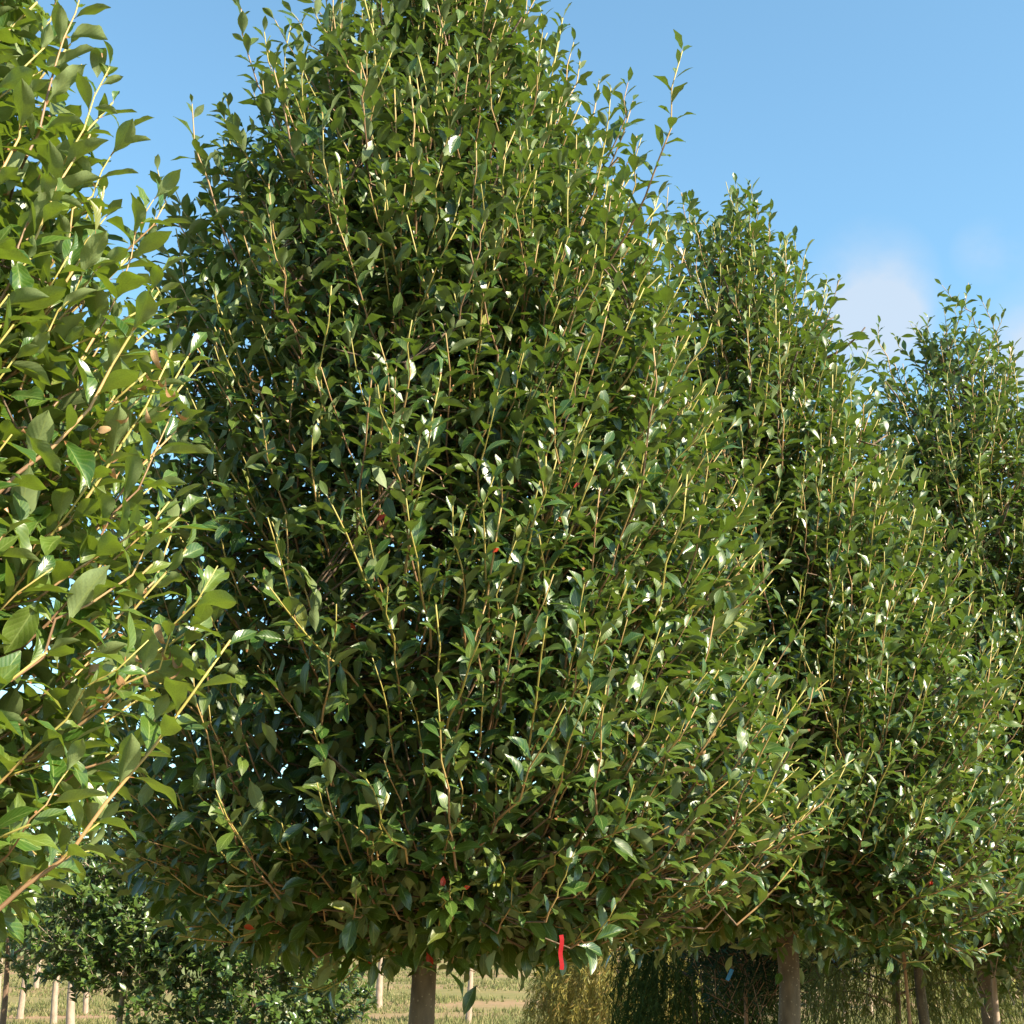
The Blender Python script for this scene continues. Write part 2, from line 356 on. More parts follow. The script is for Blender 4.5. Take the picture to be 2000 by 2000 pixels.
ROW = []
def grow(spec):
    g = np.random.default_rng(spec['seed'])
    P0, P1, P2, L = make_shoots(spec, g)
    hero = spec.get('hero', [])
    if hero:
        h0 = np.array([h[0] for h in hero]); h1 = np.array([h[1] for h in hero]); h2 = np.array([h[2] for h in hero])
        P0 = np.vstack([h0, P0]); P1 = np.vstack([h1, P1]); P2 = np.vstack([h2, P2])
        L = np.concatenate([np.linalg.norm(h2-h1, axis=1)+np.linalg.norm(h1-h0, axis=1), L])
    curve = bezier(P0, P1, P2, 7)
    N = len(L)
    # a slight wobble from node to node
    curve[:, 1:-1] += g.normal(0, .008, (N, 5, 3))
    cut = np.where(g.uniform(0, 1, N) < .22, g.uniform(.06, .14, N), 0.0)
    pos, d, nn, sz, sid = make_leaves(curve, L, g, cut=cut, size0=spec.get('leaf', .088))
    r0 = .0014 + .0030*L*g.uniform(.8, 1.1, N); rad = r0[:, None]*np.linspace(1.35, .62, 7)[None]
    if hero:
        for i, h in enumerate(hero): rad[i] *= h[3]*.74
    zb, H, R = spec['zb'], spec['H'], spec['R']; base = np.array([spec['x'], spec['y'], 0.0])
    # scaffold limbs
    nb = 34; hz = zb+.12 + (H-zb-.72)*(np.arange(nb)/nb)**1.15; az = np.arange(nb)*2.3999+g.uniform(0, 6)
    reach = .36*(np.interp(hz, *zip(*sorted(spec['left']))) + np.interp(hz, *zip(*sorted(spec['right']))))
    t0 = np.stack([0*hz, 0*hz, hz], -1); rd = np.stack([np.cos(az), np.sin(az), 0*az], -1)
    rise = np.interp(hz, [zb, zb+.5, H], [.12, .5, .45])
    mid = t0 + rd*(reach*.55)[:, None] + np.array([0, 0, 1.])*(reach*rise*.25)[:, None]
    end = t0 + rd*reach[:, None] + np.array([0, 0, 1.])*(reach*rise)[:, None]
    limb = bezier(t0, mid, end, 9); limb[:, 1:-1] += g.normal(0, .012, (nb, 7, 3))
    lr = np.interp(hz, [zb, H], [.024, .008])[:, None]*np.linspace(1, .3, 9)[None]
    foot = curve[:, 0] - base; LP = limb.reshape(-1, 3)
    hi = LP[None, :, 2] > foot[:, None, 2]+.02
    D2 = ((foot[:, None]-LP[None])**2).sum(2) + hi*.5; j = D2.argmin(1)
    a = LP[j]; m = (a+foot)/2 + np.array([0, 0, -.02]); tw = bezier(a, m + g.normal(0, .03, m.shape), foot, 5)
    # older leaves along the inner twigs
    n2 = spec['n_leaf']; ti = g.choice(len(tw), n2, p=(lambda w: w/w.sum())(np.interp((foot[:, 2]-zb)/(H-zb), [0, .5, .7, .9], [1.6, 1.2, .5, .1]))); f = g.uniform(.25, 1.05, n2)*4; ia = np.clip(f.astype(int), 0, 3); fr = (f-ia)[:, None]
    curv = np.concatenate([tw, limb[:, [0, 2, 4, 6, 8]]]); onl = g.uniform(0, 1, n2) < .45; ti = np.where(onl, len(tw)+g.integers(0, nb, n2), ti)
    rv = norm(g.normal(0, 1, (n2, 3))+np.array([0, 0, .2])); q2 = g.uniform(.8, 1.15, n2)*spec.get('leaf', .1)
    p2 = curv[ti, ia]*(1-fr)+curv[ti, ia+1]*fr + base + g.normal(0, 1, (n2, 3))*np.where(onl, .17, .05)[:, None]; p2[:, 2] = np.maximum(p2[:, 2], zb-.02+g.uniform(-.15, .14, n2))
    # and the deep middle of the crown, where nothing shines through
    nc = spec.get('core', 1600); cz = g.uniform(zb+.05, H-1.7, nc); ca = g.uniform(0, 2*np.pi, nc)
    def wid(z, a): lt = np.cos(a-math.atan2(-spec['x'], spec['y'])); return np.interp(z, *zip(*sorted(spec['left'])))*(1-lt)/2 + np.interp(z, *zip(*sorted(spec['right'])))*(1+lt)/2
    cr = np.sqrt(g.uniform(.01, .76, nc))*wid(cz, ca)
    p2 = np.vstack([p2, base + np.stack([cr*np.cos(ca), cr*np.sin(ca), cz], -1)]); rv = np.vstack([rv, norm(g.normal(0, 1, (nc, 3)))]); q2 = np.concatenate([q2, g.uniform(1.0, 1.3, nc)*spec.get('leaf', .1)])
    rel = p2-base; ok = (p2[:, 2] < H-.85) & (np.hypot(rel[:, 0], rel[:, 1]) < .88*wid(p2[:, 2], np.arctan2(rel[:, 1], rel[:, 0]))); p2, rv, q2 = p2[ok], rv[ok], q2[ok]; n2 = len(p2)
    d2 = norm(rv + norm((p2-base)*np.array([1, 1, 0]))*.5); d2[:, 2] -= np.where(p2[:, 2] < zb+.35, g.uniform(.1, .9, n2), 0); d2 = norm(d2)
    nn2 = norm(np.array([0, 0, .9])+.3*sun_dir+g.normal(0, .4, (n2, 3))); sd = norm(np.cross(d2, nn2)); nn2 = np.cross(sd, d2)
    pos = np.vstack([pos, p2]); d = np.vstack([d, d2]); nn = np.vstack([nn, nn2]); sz = np.concatenate([sz, q2])
    ROW.append(dict(limb=limb, lr=lr, tw=tw, spec=spec, g=g, curve=curve, rad=rad, L=L, pos=pos, d=d, n=nn, sz=sz, sid=sid, rs=g.uniform(0, 1, N), nh=len(hero),
                    rl=g.uniform(0, .999, len(pos)), ch=g.integers(0, 20, len(pos))))

U = unproject
def H3(a, b, c, dist, thick=1.0):
    """a shoot through three picture points; dist = (start, middle, end) distances from the camera"""
    p0, p2 = U(*a, dist[0]), U(*c, dist[2]); m = U(*b, dist[1]); p1 = 2*m - .5*p0 - .5*p2
    return (p0, p1, p2, thick)
hero1 = [H3((-40, 1810), (215, 1570), (450, 1250), (2.75, 2.72, 2.7), 1.35), H3((-30, 1560), (130, 1400), (290, 1250), (2.7, 2.65, 2.6), 1.1),
         H3((150, 1420), (300, 1290), (425, 1105), (2.8, 2.75, 2.7), 1.2), H3((20, 1330), (180, 1180), (350, 1010), (2.7, 2.7, 2.7), 1.2),
         H3((-30, 990), (160, 790), (310, 570), (2.7, 2.7, 2.7), 1.5), H3((20, 1120), (190, 950), (335, 690), (2.8, 2.8, 2.8), 1.3),
         H3((150, 1090), (260, 960), (335, 810), (2.8, 2.8, 2.8), 1.1), H3((40, 760), (120, 600), (178, 520), (2.7, 2.7, 2.7), 1.0),
         H3((-20, 420), (45, 200), (80, 50), (2.7, 2.75, 2.8), 1.1), H3((50, 310), (110, 130), (160, -20), (2.75, 2.8, 2.85), 1.1),
         H3((20, 520), (120, 320), (214, 132), (2.8, 2.8, 2.85), 1.1), H3((110, 560), (180, 370), (250, 255), (2.8, 2.8, 2.8), 1.0),
         H3((160, 700), (230, 560), (300, 390), (2.85, 2.85, 2.85), 1.0), H3((-30, 700), (40, 480), (110, 380), (2.65, 2.65, 2.65), 1.2),
         H3((250, 1330), (340, 1300), (400, 1140), (2.8, 2.8, 2.8), .9), H3((-20, 1700), (60, 1600), (150, 1480), (2.7, 2.6, 2.6), 1.0)]
LAB = ['nearest glossy evergreen tree with large leaves and slanting shoots cut off by the left edge',
       'full cone shaped glossy evergreen tree in the centre with its trunk standing in grass',
       'glossy evergreen tree next behind the central tree with its pointed top against the sky',
       'far glossy evergreen tree with a narrow top beside the small pinkish cloud',
       'glossy evergreen tree at the right edge behind the far pointed tree']
P1R = [(5.6, .05), (5.2, .16), (4.6, .33), (4.1, .45), (3.76, .56), (3.42, .67), (3.2, .75), (2.84, .84), (2.48, .92), (2.2, .98), (1.9, .94), (1.66, .80), (1.5, .5)]
P2L = [(6.2, .06), (5.95, .24), (5.54, .40), (5.08, .80), (4.9, .92), (4.64, 1.16), (4.28, 1.25), (3.7, 1.36), (3.1, 1.48), (2.5, 1.5), (2.0, 1.38), (1.7, 1.1), (1.5, .6)]
P2R = [(6.2, .06), (5.95, .25), (5.6, .40), (5.06, .67), (4.6, .86), (3.8, 1.16), (3.2, 1.32), (2.64, 1.45), (2.1, 1.48), (1.8, 1.2), (1.65, .9), (1.5, .55)]
P3R = [(5.55, .07), (5.28, .31), (4.98, .48), (4.7, .57), (4.36, .68), (3.6, 1.0), (2.6, 1.25), (2.0, 1.25), (1.75, .95), (1.55, .55)]
P3L = [(5.55, .08), (5.42, .36), (5.2, .60), (4.9, .76), (4.4, .85), (3.6, 1.05), (2.6, 1.25), (2.0, 1.25), (1.75, .95), (1.55, .55)]
P4 = [(5.62, .06), (5.42, .27), (5.2, .42), (4.9, .52), (4.4, .74), (3.6, 1.02), (2.6, 1.25), (2.0, 1.25), (1.75, .95), (1.55, .55)]
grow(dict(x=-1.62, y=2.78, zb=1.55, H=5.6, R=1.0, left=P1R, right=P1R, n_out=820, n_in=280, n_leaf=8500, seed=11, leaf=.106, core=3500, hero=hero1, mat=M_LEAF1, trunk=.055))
grow(dict(x=-.31, y=5.55, zb=1.51, H=6.2, R=1.3, left=P2L, right=P2R, thin=.58, core=8000, n_out=1900, n_in=500, n_leaf=14500, seed=22, leaf=.100, trunk=.051))
P3R = [(z-.17, r*(1.1 if z > 4 else 1)) for z, r in P3R]; P3L = [(z-.17, r*(1.1 if z > 4 else 1)) for z, r in P3L]; P4 = [(z-.17, r*(1.15 if z > 4 else 1)) for z, r in P4]
grow(dict(x=1.27, y=7.0, lean=-.06, zb=1.55, H=5.38, R=1.25, left=P3L, right=P3R, n_out=1400, n_in=450, n_leaf=10500, seed=33, leaf=.098, trunk=.053))
grow(dict(x=2.66, y=8.5, lean=.17, zb=1.55, H=5.43, R=1.25, left=P4, right=P4, n_out=1250, n_in=350, n_leaf=7500, seed=44, leaf=.098, trunk=.050))
grow(dict(x=4.02, y=9.9, zb=1.55, H=5.5, R=1.25, left=P4, right=P4, n_out=700, n_in=250, n_leaf=4500, seed=55, leaf=.098, trunk=.052))

# which leaves and shoots the camera sees (simple diamonds for the sight test)
allV, allF, base = [], [], 0
for T in ROW:
    side = np.cross(T['d'], T['n']); s = T['sz'][:, None]
    c = T['pos'] + T['d']*s*.5
    q = np.stack([T['pos'], c+side*s*.19, T['pos']+T['d']*s, c-side*s*.19], 1); T['q'] = q
    px, py, dep = project(c)
    inf = (px > -120) & (px < 2120) & (py > -120) & (py < 2120); T['inf'] = inf; T['c'] = c; T['px'] = px; T['py'] = py
    q = q[inf]
    allV.append(q.reshape(-1, 3)); allF.append(np.arange(len(q)*4).reshape(-1, 4)+base); base += len(q)*4
allV = np.vstack(allV); allF = np.vstack(allF)
bvh = BVHTree.FromPolygons(allV.tolist(), allF.tolist())
EV = Vector(EYE)
def sees(p, slack=.03):
    v = Vector(p)-EV; L = v.length
    h = bvh.ray_cast(EV, v/L, L-slack)
    return h[0] is None

HI_MESH = {}
def leaf_mesh(mat, k):
    key = (mat.name, k)
    if key not in HI_MESH:
        V, Q, uv = LT_HI[k]
        HI_MESH[key] = quad_mesh('leaf', V, Q, mat, uv, np.full(len(V), (k*.618) % 1))
    return HI_MESH[key]
def mat4(p, d, n, s):
    side = np.cross(d, n)
    return Matrix(((side[0]*s, d[0]*s, n[0]*s, p[0]), (side[1]*s, d[1]*s, n[1]*s, p[1]), (side[2]*s, d[2]*s, n[2]*s, p[2]), (0, 0, 0, 1)))

RED_AT = {1: [(437, 820), (738, 1015), (740, 880), (880, 1600), (815, 1443), (1090, 1010), (995, 1015), (680, 1215), (655, 1290), (975, 1068), (1135, 945), (1140, 1525), (1425, 1610), (865, 1718), (1150, 1500), (478, 1815), (690, 1895), (850, 1892), (925, 1740), (755, 1862)],
          2: [(1618, 958), (1815, 1730), (1832, 1742)], 3: [(1812, 1780), (1752, 1808), (1700, 1600)]}
def finish(i, T):
    sp = T['spec']; g = T['g']; base = np.array([sp['x'], sp['y'], 0.0]); name = 'evergreen_tree'
    root = empty(name, base); tag(root, LAB[i], 'tree', 'glossy evergreen trees planted in a row')
    zb, H, R = sp['zb'], sp['H'], sp['R']
    # trunk
    zt = np.concatenate([np.linspace(-.05, zb+.6, 26), np.linspace(zb+.9, H-.35, 8)])
    tp = np.zeros((1, len(zt), 3)); tp[0, :, 2] = zt
    tp[0, :, 0] = .02*np.sin(zt*2.1+i*2) + .006*np.sin(zt*9+i); tp[0, :, 1] = .02*np.cos(zt*1.7+i)
    tr = np.interp(zt, [-.05, .12, .6, zb+.2, H-.35], [1.5, 1.15, 1.0, .93, .12])*sp['trunk']*(1+.04*np.sin(zt*7+i)+.03*np.sin(zt*17))
    V, Q, uv = tubes(tp, tr[None], 18); link('trunk', quad_mesh('trunk', V, Q, M_BARK, uv), root)
    # scaffold limbs
    limb, lr, nb = T['limb'], T['lr'], len(T['limb'])
    for k in range(nb):
        V, Q, uv = tubes(limb[k:k+1], lr[k:k+1], 8); link('branch', quad_mesh('branch', V, Q, M_LIMB, uv), root)
    # twigs from the limbs to the foot of every shoot
    tw = T['tw']
    V, Q, uv = tubes(tw, T['rad'][:, :1]*np.linspace(1.15, .9, 5)[None], 4, cap=False)
    o = link('twig', quad_mesh('twig', V, Q, M_LIMB, uv), root); o['kind'] = 'stuff'
    # shoots: the ones that show as parts, the rest as one part
    cur = T['curve']; N = len(cur); sc = np.zeros(N)
    px, py, dep = project(cur)
    for k in range(N):
        if k < T['nh']: sc[k] = 1e6; continue
        ok = (px[k] > 0) & (px[k] < 2000) & (py[k] > 0) & (py[k] < 2000)
        if ok.sum() < 3: continue
        v = sum(sees(cur[k, q], .02) for q in (2, 3, 4, 5, 6) if ok[q]); sc[k] = v*T['L'][k]/dep[k, 3]
    order = np.argsort(-sc); nsh = min(290, int((sc > 0).sum())); pick = order[:nsh]; rest = order[nsh:]
    for k in pick:
        V, Q, uv = tubes(cur[k:k+1]-base, T['rad'][k:k+1], 6)
        link('shoot', quad_mesh('shoot', V, Q, M_SHOOT, uv, np.full(len(V), T['rs'][k])), root)
    V, Q, uv = tubes(cur[rest]-base, T['rad'][rest], 5)
    o = link('shoot_mass', quad_mesh('shoot_mass', V, Q, M_SHOOT, uv, np.repeat(T['rs'][rest], 7*5)), root); o['kind'] = 'stuff'
    # leaves
    pos, d, n, sz, c = T['pos'], T['d'], T['n'], T['sz'], T['c']; inf = T['inf'] & (T['px'] > 0) & (T['px'] < 2000) & (T['py'] > 0) & (T['py'] < 2000)
    sc = np.zeros(len(pos)); vw = norm(c-EYE); dist = np.linalg.norm(c-EYE, axis=1)
    sc0 = (sz/dist)**2*(.15+np.abs((n*vw).sum(1)))
    for k in np.where(inf)[0]:
        if sees(c[k]+np.sign(-(n[k]@vw[k]))*n[k]*.004, .012): sc[k] = sc0[k]
    # leaves that have turned red stand where the photograph shows them
    red = []
    vis = sc > 0
    for (rx, ry) in RED_AT.get(i, []):
        dd = (T['px']-rx)**2 + (T['py']-ry)**2 + np.where(vis, 0, 1e9) - (dist-dist.min())*60
        k = int(np.argmin(dd)); red.append(k); sc[k] = 0
    order = np.argsort(-sc); nl = min(290-len(red), int((sc > 0).sum())); pick = order[:nl]
    rest = np.setdiff1d(np.arange(len(pos)), np.concatenate([pick, red]).astype(int))
    for k in pick:
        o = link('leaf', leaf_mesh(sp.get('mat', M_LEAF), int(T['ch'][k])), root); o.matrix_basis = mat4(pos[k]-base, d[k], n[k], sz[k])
    for k in red:
        o = link('leaf', leaf_mesh(M_RED, int(T['ch'][k])), root); nr = norm(n[k]*.3-vw[k]); dr = norm(d[k]-(d[k]@nr)*nr); o.matrix_basis = mat4(pos[k]-base+nr*.03, dr, nr, sz[k]*g.uniform(.36, .62)); o['label'] = 'old leaf turned bright red'
    near = rest[sc[rest] > 0]; far = rest[sc[rest] <= 0]; out = []
    for tpv, r_ in ((LT_MID if i == 0 else LT_LO, near), (LT_IN, far)):
        out.append(leaf_cloud(tpv, pos[r_]-base, d[r_], n[r_], sz[r_], T['rl'][r_], T['ch'][r_]))
    V = np.vstack([out[0][0], out[1][0]]); Q = np.vstack([out[0][1], out[1][1]+len(out[0][0])]); uv = np.vstack([out[0][2], out[1][2]]); rn = np.concatenate([out[0][3], out[1][3]])
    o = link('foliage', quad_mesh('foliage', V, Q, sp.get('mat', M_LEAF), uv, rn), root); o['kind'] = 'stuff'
    return root
ROOTS = [finish(i, T) for i, T in enumerate(ROW)]

# ------------------------------------------------------------------ ground and grass
def ground_material():
    m, t = mat_new('mown_ground'); b = NB(t); o = b.n('ShaderNodeOutputMaterial'); p = b.n('ShaderNodeBsdfPrincipled')
    tcn = b.n('ShaderNodeTexCoord')
    def noise(s, det, sc=(1, 1, 1)):
        mp_ = b.n('ShaderNodeMapping'); mp_.inputs['Scale'].default_value = sc; b.l(tcn.outputs['Object'], mp_.inputs[0])
        n = b.n('ShaderNodeTexNoise'); n.inputs['Scale'].default_value = s; n.inputs['Detail'].default_value = det; b.l(mp_.outputs[0], n.inputs[0]); return n.outputs['Fac']
    a = noise(.22, 5, (.25, 1, 1)); c = noise(3, 8); e = noise(25, 4)
    f = b.m('MULTIPLY_ADD', a, 3.4, -1.35, clamp=True)
    grass = b.mix(c, (.11, .11, .035), (.24, .185, .08)); soil = b.mix(c, (.25, .135, .085), (.36, .21, .14))
    col = b.mix(b.m('MULTIPLY', f, 1.0), grass, soil); col = b.mix(b.m('MULTIPLY', e, .35), col, (.10, .11, .035))
    b.l(col, p.inputs['Base Color']); p.inputs['Roughness'].default_value = .95; p.inputs['Specular IOR Level'].default_value = .1
    bp = b.n('ShaderNodeBump'); bp.inputs['Strength'].default_value = .6; bp.inputs['Distance'].default_value = .05; b.l(c, bp.inputs['Height']); b.l(bp.outputs[0], p.inputs['Normal'])
    b.l(p.outputs[0], o.inputs[0]); return m
def ground_z(x, y):
    w = np.clip((np.hypot(x, y)-9)/12, 0, 1)
    return w*(.05*np.sin(x*.21+1)+.06*np.sin(y*.33+x*.05))
def build_ground():
    r = np.concatenate([np.arange(0, 60, 1.5), np.geomspace(60, 1500, 26)]); a = np.linspace(0, 2*np.pi, 97)[:-1]
    X = r[:, None]*np.cos(a); Y = r[:, None]*np.sin(a); V = np.stack([X, Y, ground_z(X, Y)], -1).reshape(-1, 3)
    idx = np.arange(len(r)*96).reshape(len(r), 96); nx = np.roll(idx, -1, 1)
    Q = np.stack([idx[:-1], idx[1:], nx[1:], nx[:-1]], -1).reshape(-1, 4)
    V += np.array([0, 12, 0]); V[:, 2] = ground_z(V[:, 0], V[:, 1])
    o = link('ground', quad_mesh('ground', V, Q, ground_material())); tag(o, kind='structure')
build_ground()
M_GRASS = leaf_material('grass_blade', [(.10, .12, .035), (.20, .18, .075), (.30, .24, .125), (.25, .21, .10), (.14, .145, .045)], (.14, .15, .06), rough=.6, trans=(.17, .18, .05), tf=.25, spec=.2, veins=False)
def build_grass():
    g = np.random.default_rng(8)
    n = 60000; dist = np.where(g.uniform(0, 1, n) < .2, g.uniform(7, 22, n), 22*np.exp(g.uniform(0, np.log(70/22), n))); a = g.uniform(-.43, .43, n)
    x = dist*np.sin(a)+g.normal(0, .05, n); y = dist*np.cos(a); patch = .75*np.sin(y*1.25+.5*np.sin(x*.35))+.8*np.sin(x*.9+2*np.sin(y*.31))+g.normal(0, .5, n)
    keep = patch > .1; x, y, dist = x[keep], y[keep], dist[keep]; n = len(x)
    k = 5; x = np.repeat(x, k)+g.normal(0, .05, n*k); y = np.repeat(y, k)+g.normal(0, .05, n*k); dd = np.repeat(dist, k)
    h = g.uniform(.03, .12, n*k)*np.where(g.uniform(0, 1, n*k) < .05, 1.8, 1); w = .003+.0004*dd
    th = g.uniform(0, 6.28, n*k); lean = g.normal(0, .35, (n*k, 2))
    b0 = np.stack([x, y, ground_z(x, y)-.01], -1); s = np.stack([np.cos(th)*w, np.sin(th)*w, 0*w], -1)
    top = b0 + np.stack([lean[:, 0]*h, lean[:, 1]*h, h], -1)
    V = np.stack([b0-s, b0+s, top], 1).reshape(-1, 3); Q = np.arange(len(V)).reshape(-1, 3)
    uv = np.zeros((len(V), 2)); o = link('grass', quad_mesh('grass', V, Q, M_GRASS, uv, np.repeat(g.uniform(0, 1, n*k), 3), smooth=False))
    tag(o, 'short dry grass tufts between the nursery rows', 'grass', kind='stuff')
build_grass()

# ------------------------------------------------------------------ smaller trees behind the row
M_OAK = leaf_material('small_leaf', [(.045, .085, .02), (.07, .12, .022), (.10, .15, .03), (.04, .08, .025)], (.16, .2, .10), rough=.26, trans=(.2, .26, .04), tf=.22, veins=False)
M_DARKN = leaf_material('blue_green_leaf', [(.014, .034, .016), (.02, .046, .024), (.016, .04, .016)], (.05, .08, .035), spec=.2, rough=.7, trans=(.04, .08, .03), tf=.15, veins=False)
M_WEEP = leaf_material('weeping_leaf', [(.16, .18, .03), (.28, .20, .04), (.09, .13, .022), (.28, .165, .045)], (.28, .23, .05), rough=.5, trans=(.35, .3, .05), tf=.3, veins=False)
M_WEEPG = leaf_material('weeping_green_leaf', [(.07, .10, .02), (.11, .14, .03), (.15, .15, .035)], (.14, .16, .05), rough=.5, trans=(.25, .28, .05), tf=.3, veins=False)
M_WEEPD = leaf_material('weeping_shaded_leaf', [(.03, .055, .015), (.045, .075, .02), (.06, .08, .02)], (.07, .085, .02), rough=.85, spec=.12, trans=(.1, .14, .02), tf=.2, veins=False)  # leaf colour darkened to carry the shade behind the row
M_PALE = bark_material('pale_trunk', (.24, .165, .12), (.38, .29, .225), scale=22)
M_BROWN = bark_material('brown_bark', (.12, .07, .045), (.24, .15, .09), scale=30)
LT_S = leaf_templates(2, 3, 12, 9, wide=.46, shape='plain')
LT_N = leaf_templates(2, 2, 12, 19, wide=.12, shape='plain')
def ground_at(px, dist):
    p = U(px, 1815, dist); return float(p[0]), float(p[1])
def small_tree(name, px, dist, zb, H, R, label, cat='tree', group=None, leafmat=None, leaf=.05, nl=260, per=16, trunk=.04, bark=None, seed=1, tmpl=None, stems=1, lean=0.0, weep=False, shape=None):
    g = np.random.default_rng(seed); x, y = ground_at(px, dist); z0 = float(ground_z(x, y))
    root = empty(name, (x, y, z0)); tag(root, label, cat, group)
    bark = bark or M_BROWN; tmpl = tmpl or LT_S; ends = []
    for s in range(stems):
        off = (s-(stems-1)/2)*.18; zt = np.linspace(-.05, H*.8, 12); tp = np.zeros((1, 12, 3)); tp[0, :, 2] = zt
        tp[0, :, 0] = off + lean*zt + (off*.25)*zt + .02*np.sin(zt*3+seed+s); tp[0, :, 1] = .02*np.cos(zt*2.3+s)
        V, Q, uv = tubes(tp, (trunk*np.linspace(1.15, .2, 12))[None], 10); link('trunk', quad_mesh('trunk', V, Q, bark, uv), root)
    # limbs
    nb = 12; hz = np.linspace(zb, H*.75, nb); az = np.arange(nb)*2.4+seed; rd = np.stack([np.cos(az), np.sin(az), 0*az], -1)
    prof = lambda t: np.interp(t, [0, .1, .35, .7, .9, 1], shape or [.55, .85, 1, .78, .45, .1])
    rc = R*prof((hz-zb)/(H-zb))*.75; t0 = np.stack([lean*hz, 0*hz, hz], -1)
    limb = bezier(t0, t0+rd*(rc*.5)[:, None]+np.array([0, 0, .12]), t0+rd*rc[:, None]+np.array([0, 0, .3 if not weep else .12]), 7)
    lr = (trunk*.4)*np.linspace(1, .3, 7)[None]*np.ones((nb, 1))
    for k in range(nb):
        V, Q, uv = tubes(limb[k:k+1], lr[k:k+1], 5); link('branch', quad_mesh('branch', V, Q, bark, uv), root)
    # sprays of leaves
    t = g.uniform(0, 1, nl*2); t = t[g.uniform(0, 1, nl*2) < prof(t)][:nl]; n = len(t); az = g.uniform(0, 6.283, n)
    f = np.sqrt(g.uniform(.12, 1.05, n)); lump = 1+.14*np.sin(3*az+seed)+.1*np.sin(7*az+5*t*3)
    P = np.stack([np.cos(az)*R*prof(t)*f*lump + lean*(zb+t*(H-zb)), np.sin(az)*R*prof(t)*f*lump, zb+t*(H-zb)+g.normal(0, .05, n)], -1)
    rdv = norm(np.stack([np.cos(az), np.sin(az), 0*az], -1))
    if not weep:
        D = norm(rdv*.8+np.array([0, 0, .7])+g.normal(0, .4, (n, 3))); Ls = g.uniform(.12, .3, n)
        cur = bezier(P-D*Ls[:, None], P-D*(Ls*.5)[:, None], P, 5)
    else:
        Ls = g.uniform(.35, .8, n); a = P.copy(); mid = P+rdv*.14+np.array([0, 0, -.02]); b_ = P+rdv*g.uniform(.12, .26, n)[:, None]; b_[:, 2] -= Ls
        cur = bezier(a, mid, b_, 5)
    V, Q, uv = tubes(cur, np.full((n, 5), .0028 if not weep else .002), 3, cap=False)
    o = link('twig', quad_mesh('twig', V, Q, bark if not weep else leafmat, uv, np.full(len(V), .3)), root); o['kind'] = 'stuff'
    s = g.uniform(.1, 1, (n, per)); xx = s*4; ia = np.minimum(xx.astype(int), 3); fr = (xx-ia)[..., None]; ii = np.arange(n)[:, None]
    p = (cur[ii, ia]*(1-fr)+cur[ii, ia+1]*fr).reshape(-1, 3); tg = norm(cur[ii, ia+1]-cur[ii, ia]).reshape(-1, 3)
    r = norm(np.cross(tg, g.normal(0, 1, tg.shape))); op = g.uniform(.5, 1.2, len(p))[:, None] if not weep else g.uniform(.25, .75, len(p))[:, None]
    d = norm(tg*np.cos(op)+r*np.sin(op)); nn = norm(tg - (tg*d).sum(1, keepdims=True)*d + np.array([0, 0, .5])+g.normal(0, .3, d.shape))
    V, Q, uv, rn = leaf_cloud(tmpl, p, d, nn, leaf*g.uniform(.6, 1.2, len(p)), g.uniform(0, .99, len(p)), g.integers(0, 12, len(p)))
    o = link('foliage', quad_mesh('foliage', V, Q, leafmat or M_OAK, uv, rn), root); o['kind'] = 'stuff'
    return root
G_BACK = 'young trees planted behind the row'
small_tree('small_leaved_tree', 250, 15, 1.15, 2.6, 1.05, 'small leaved green tree low on the left, its trunk tied with a green tape', group=G_BACK, nl=800, per=17, leaf=.09, trunk=.036, bark=M_PALE, seed=3)
small_tree('bushy_tree', 500, 14.5, .4, 2.35, 1.15, 'bushy green tree low behind the left of the central tree, foliage near the ground', group=G_BACK, nl=1000, per=19, leaf=.085, trunk=.03, bark=M_BROWN, seed=4)
small_tree('bushy_tree', 20, 17, 1.3, 3.0, 1.3, 'pale green bushy tree at the far left edge behind the big leaves', group=G_BACK, nl=500, per=14, leaf=.08, trunk=.04, bark=M_BROWN, seed=5)
small_tree('weeping_tree', 1205, 18.5, .6, 1.8, 1.05, 'golden weeping tree with ochre hanging strands right of the red ribbon', group='weeping trees behind the row', leafmat=M_WEEP, tmpl=LT_N, leaf=.10, nl=950, per=28, trunk=.03, seed=6, weep=True, shape=[.8, .9, .9, .75, .55, .2])
small_tree('weeping_tree', 1355, 10.6, .8, 2.2, .5, 'weeping tree coloured dark for the shade, with a thin brown trunk right of the golden weeping tree', group='weeping trees behind the row', leafmat=M_WEEPD, tmpl=LT_N, leaf=.07, nl=800, per=26, trunk=.03, seed=7, weep=True, shape=[.9, 1, 1, .85, .6, .2])
small_tree('narrow_leaved_tree', 1455, 9.4, 1.25, 2.3, .5, 'dark blue green narrow leaved tree carrying a blue tag', group=G_BACK, leafmat=M_DARKN, tmpl=LT_N, leaf=.085, nl=420, per=20, trunk=.022, seed=8)
small_tree('twin_stemmed_tree', 1612, 13.5, 1.2, 2.3, .55, 'small leaved tree on two slender pale stems beside the third trunk of the row', group=G_BACK, nl=330, per=16, leaf=.06, trunk=.024, bark=M_PALE, seed=9, stems=2)
small_tree('weeping_tree', 1740, 12.0, 1.05, 2.5, .9, 'yellow green weeping tree left of the slender dark trunk', group='weeping trees behind the row', leafmat=M_WEEPG, tmpl=LT_N, leaf=.085, nl=850, per=20, trunk=.03, seed=10, weep=True, shape=[.9, 1, 1, .85, .6, .2])
small_tree('weeping_tree', 1935, 16.5, 1.2, 2.7, 1.0, 'yellow green weeping tree behind the lit trunk near the right edge', group='weeping trees behind the row', leafmat=M_WEEP, tmpl=LT_N, leaf=.08, nl=800, per=20, trunk=.03, seed=12, weep=True, shape=[.9, 1, 1, .85, .6, .2])
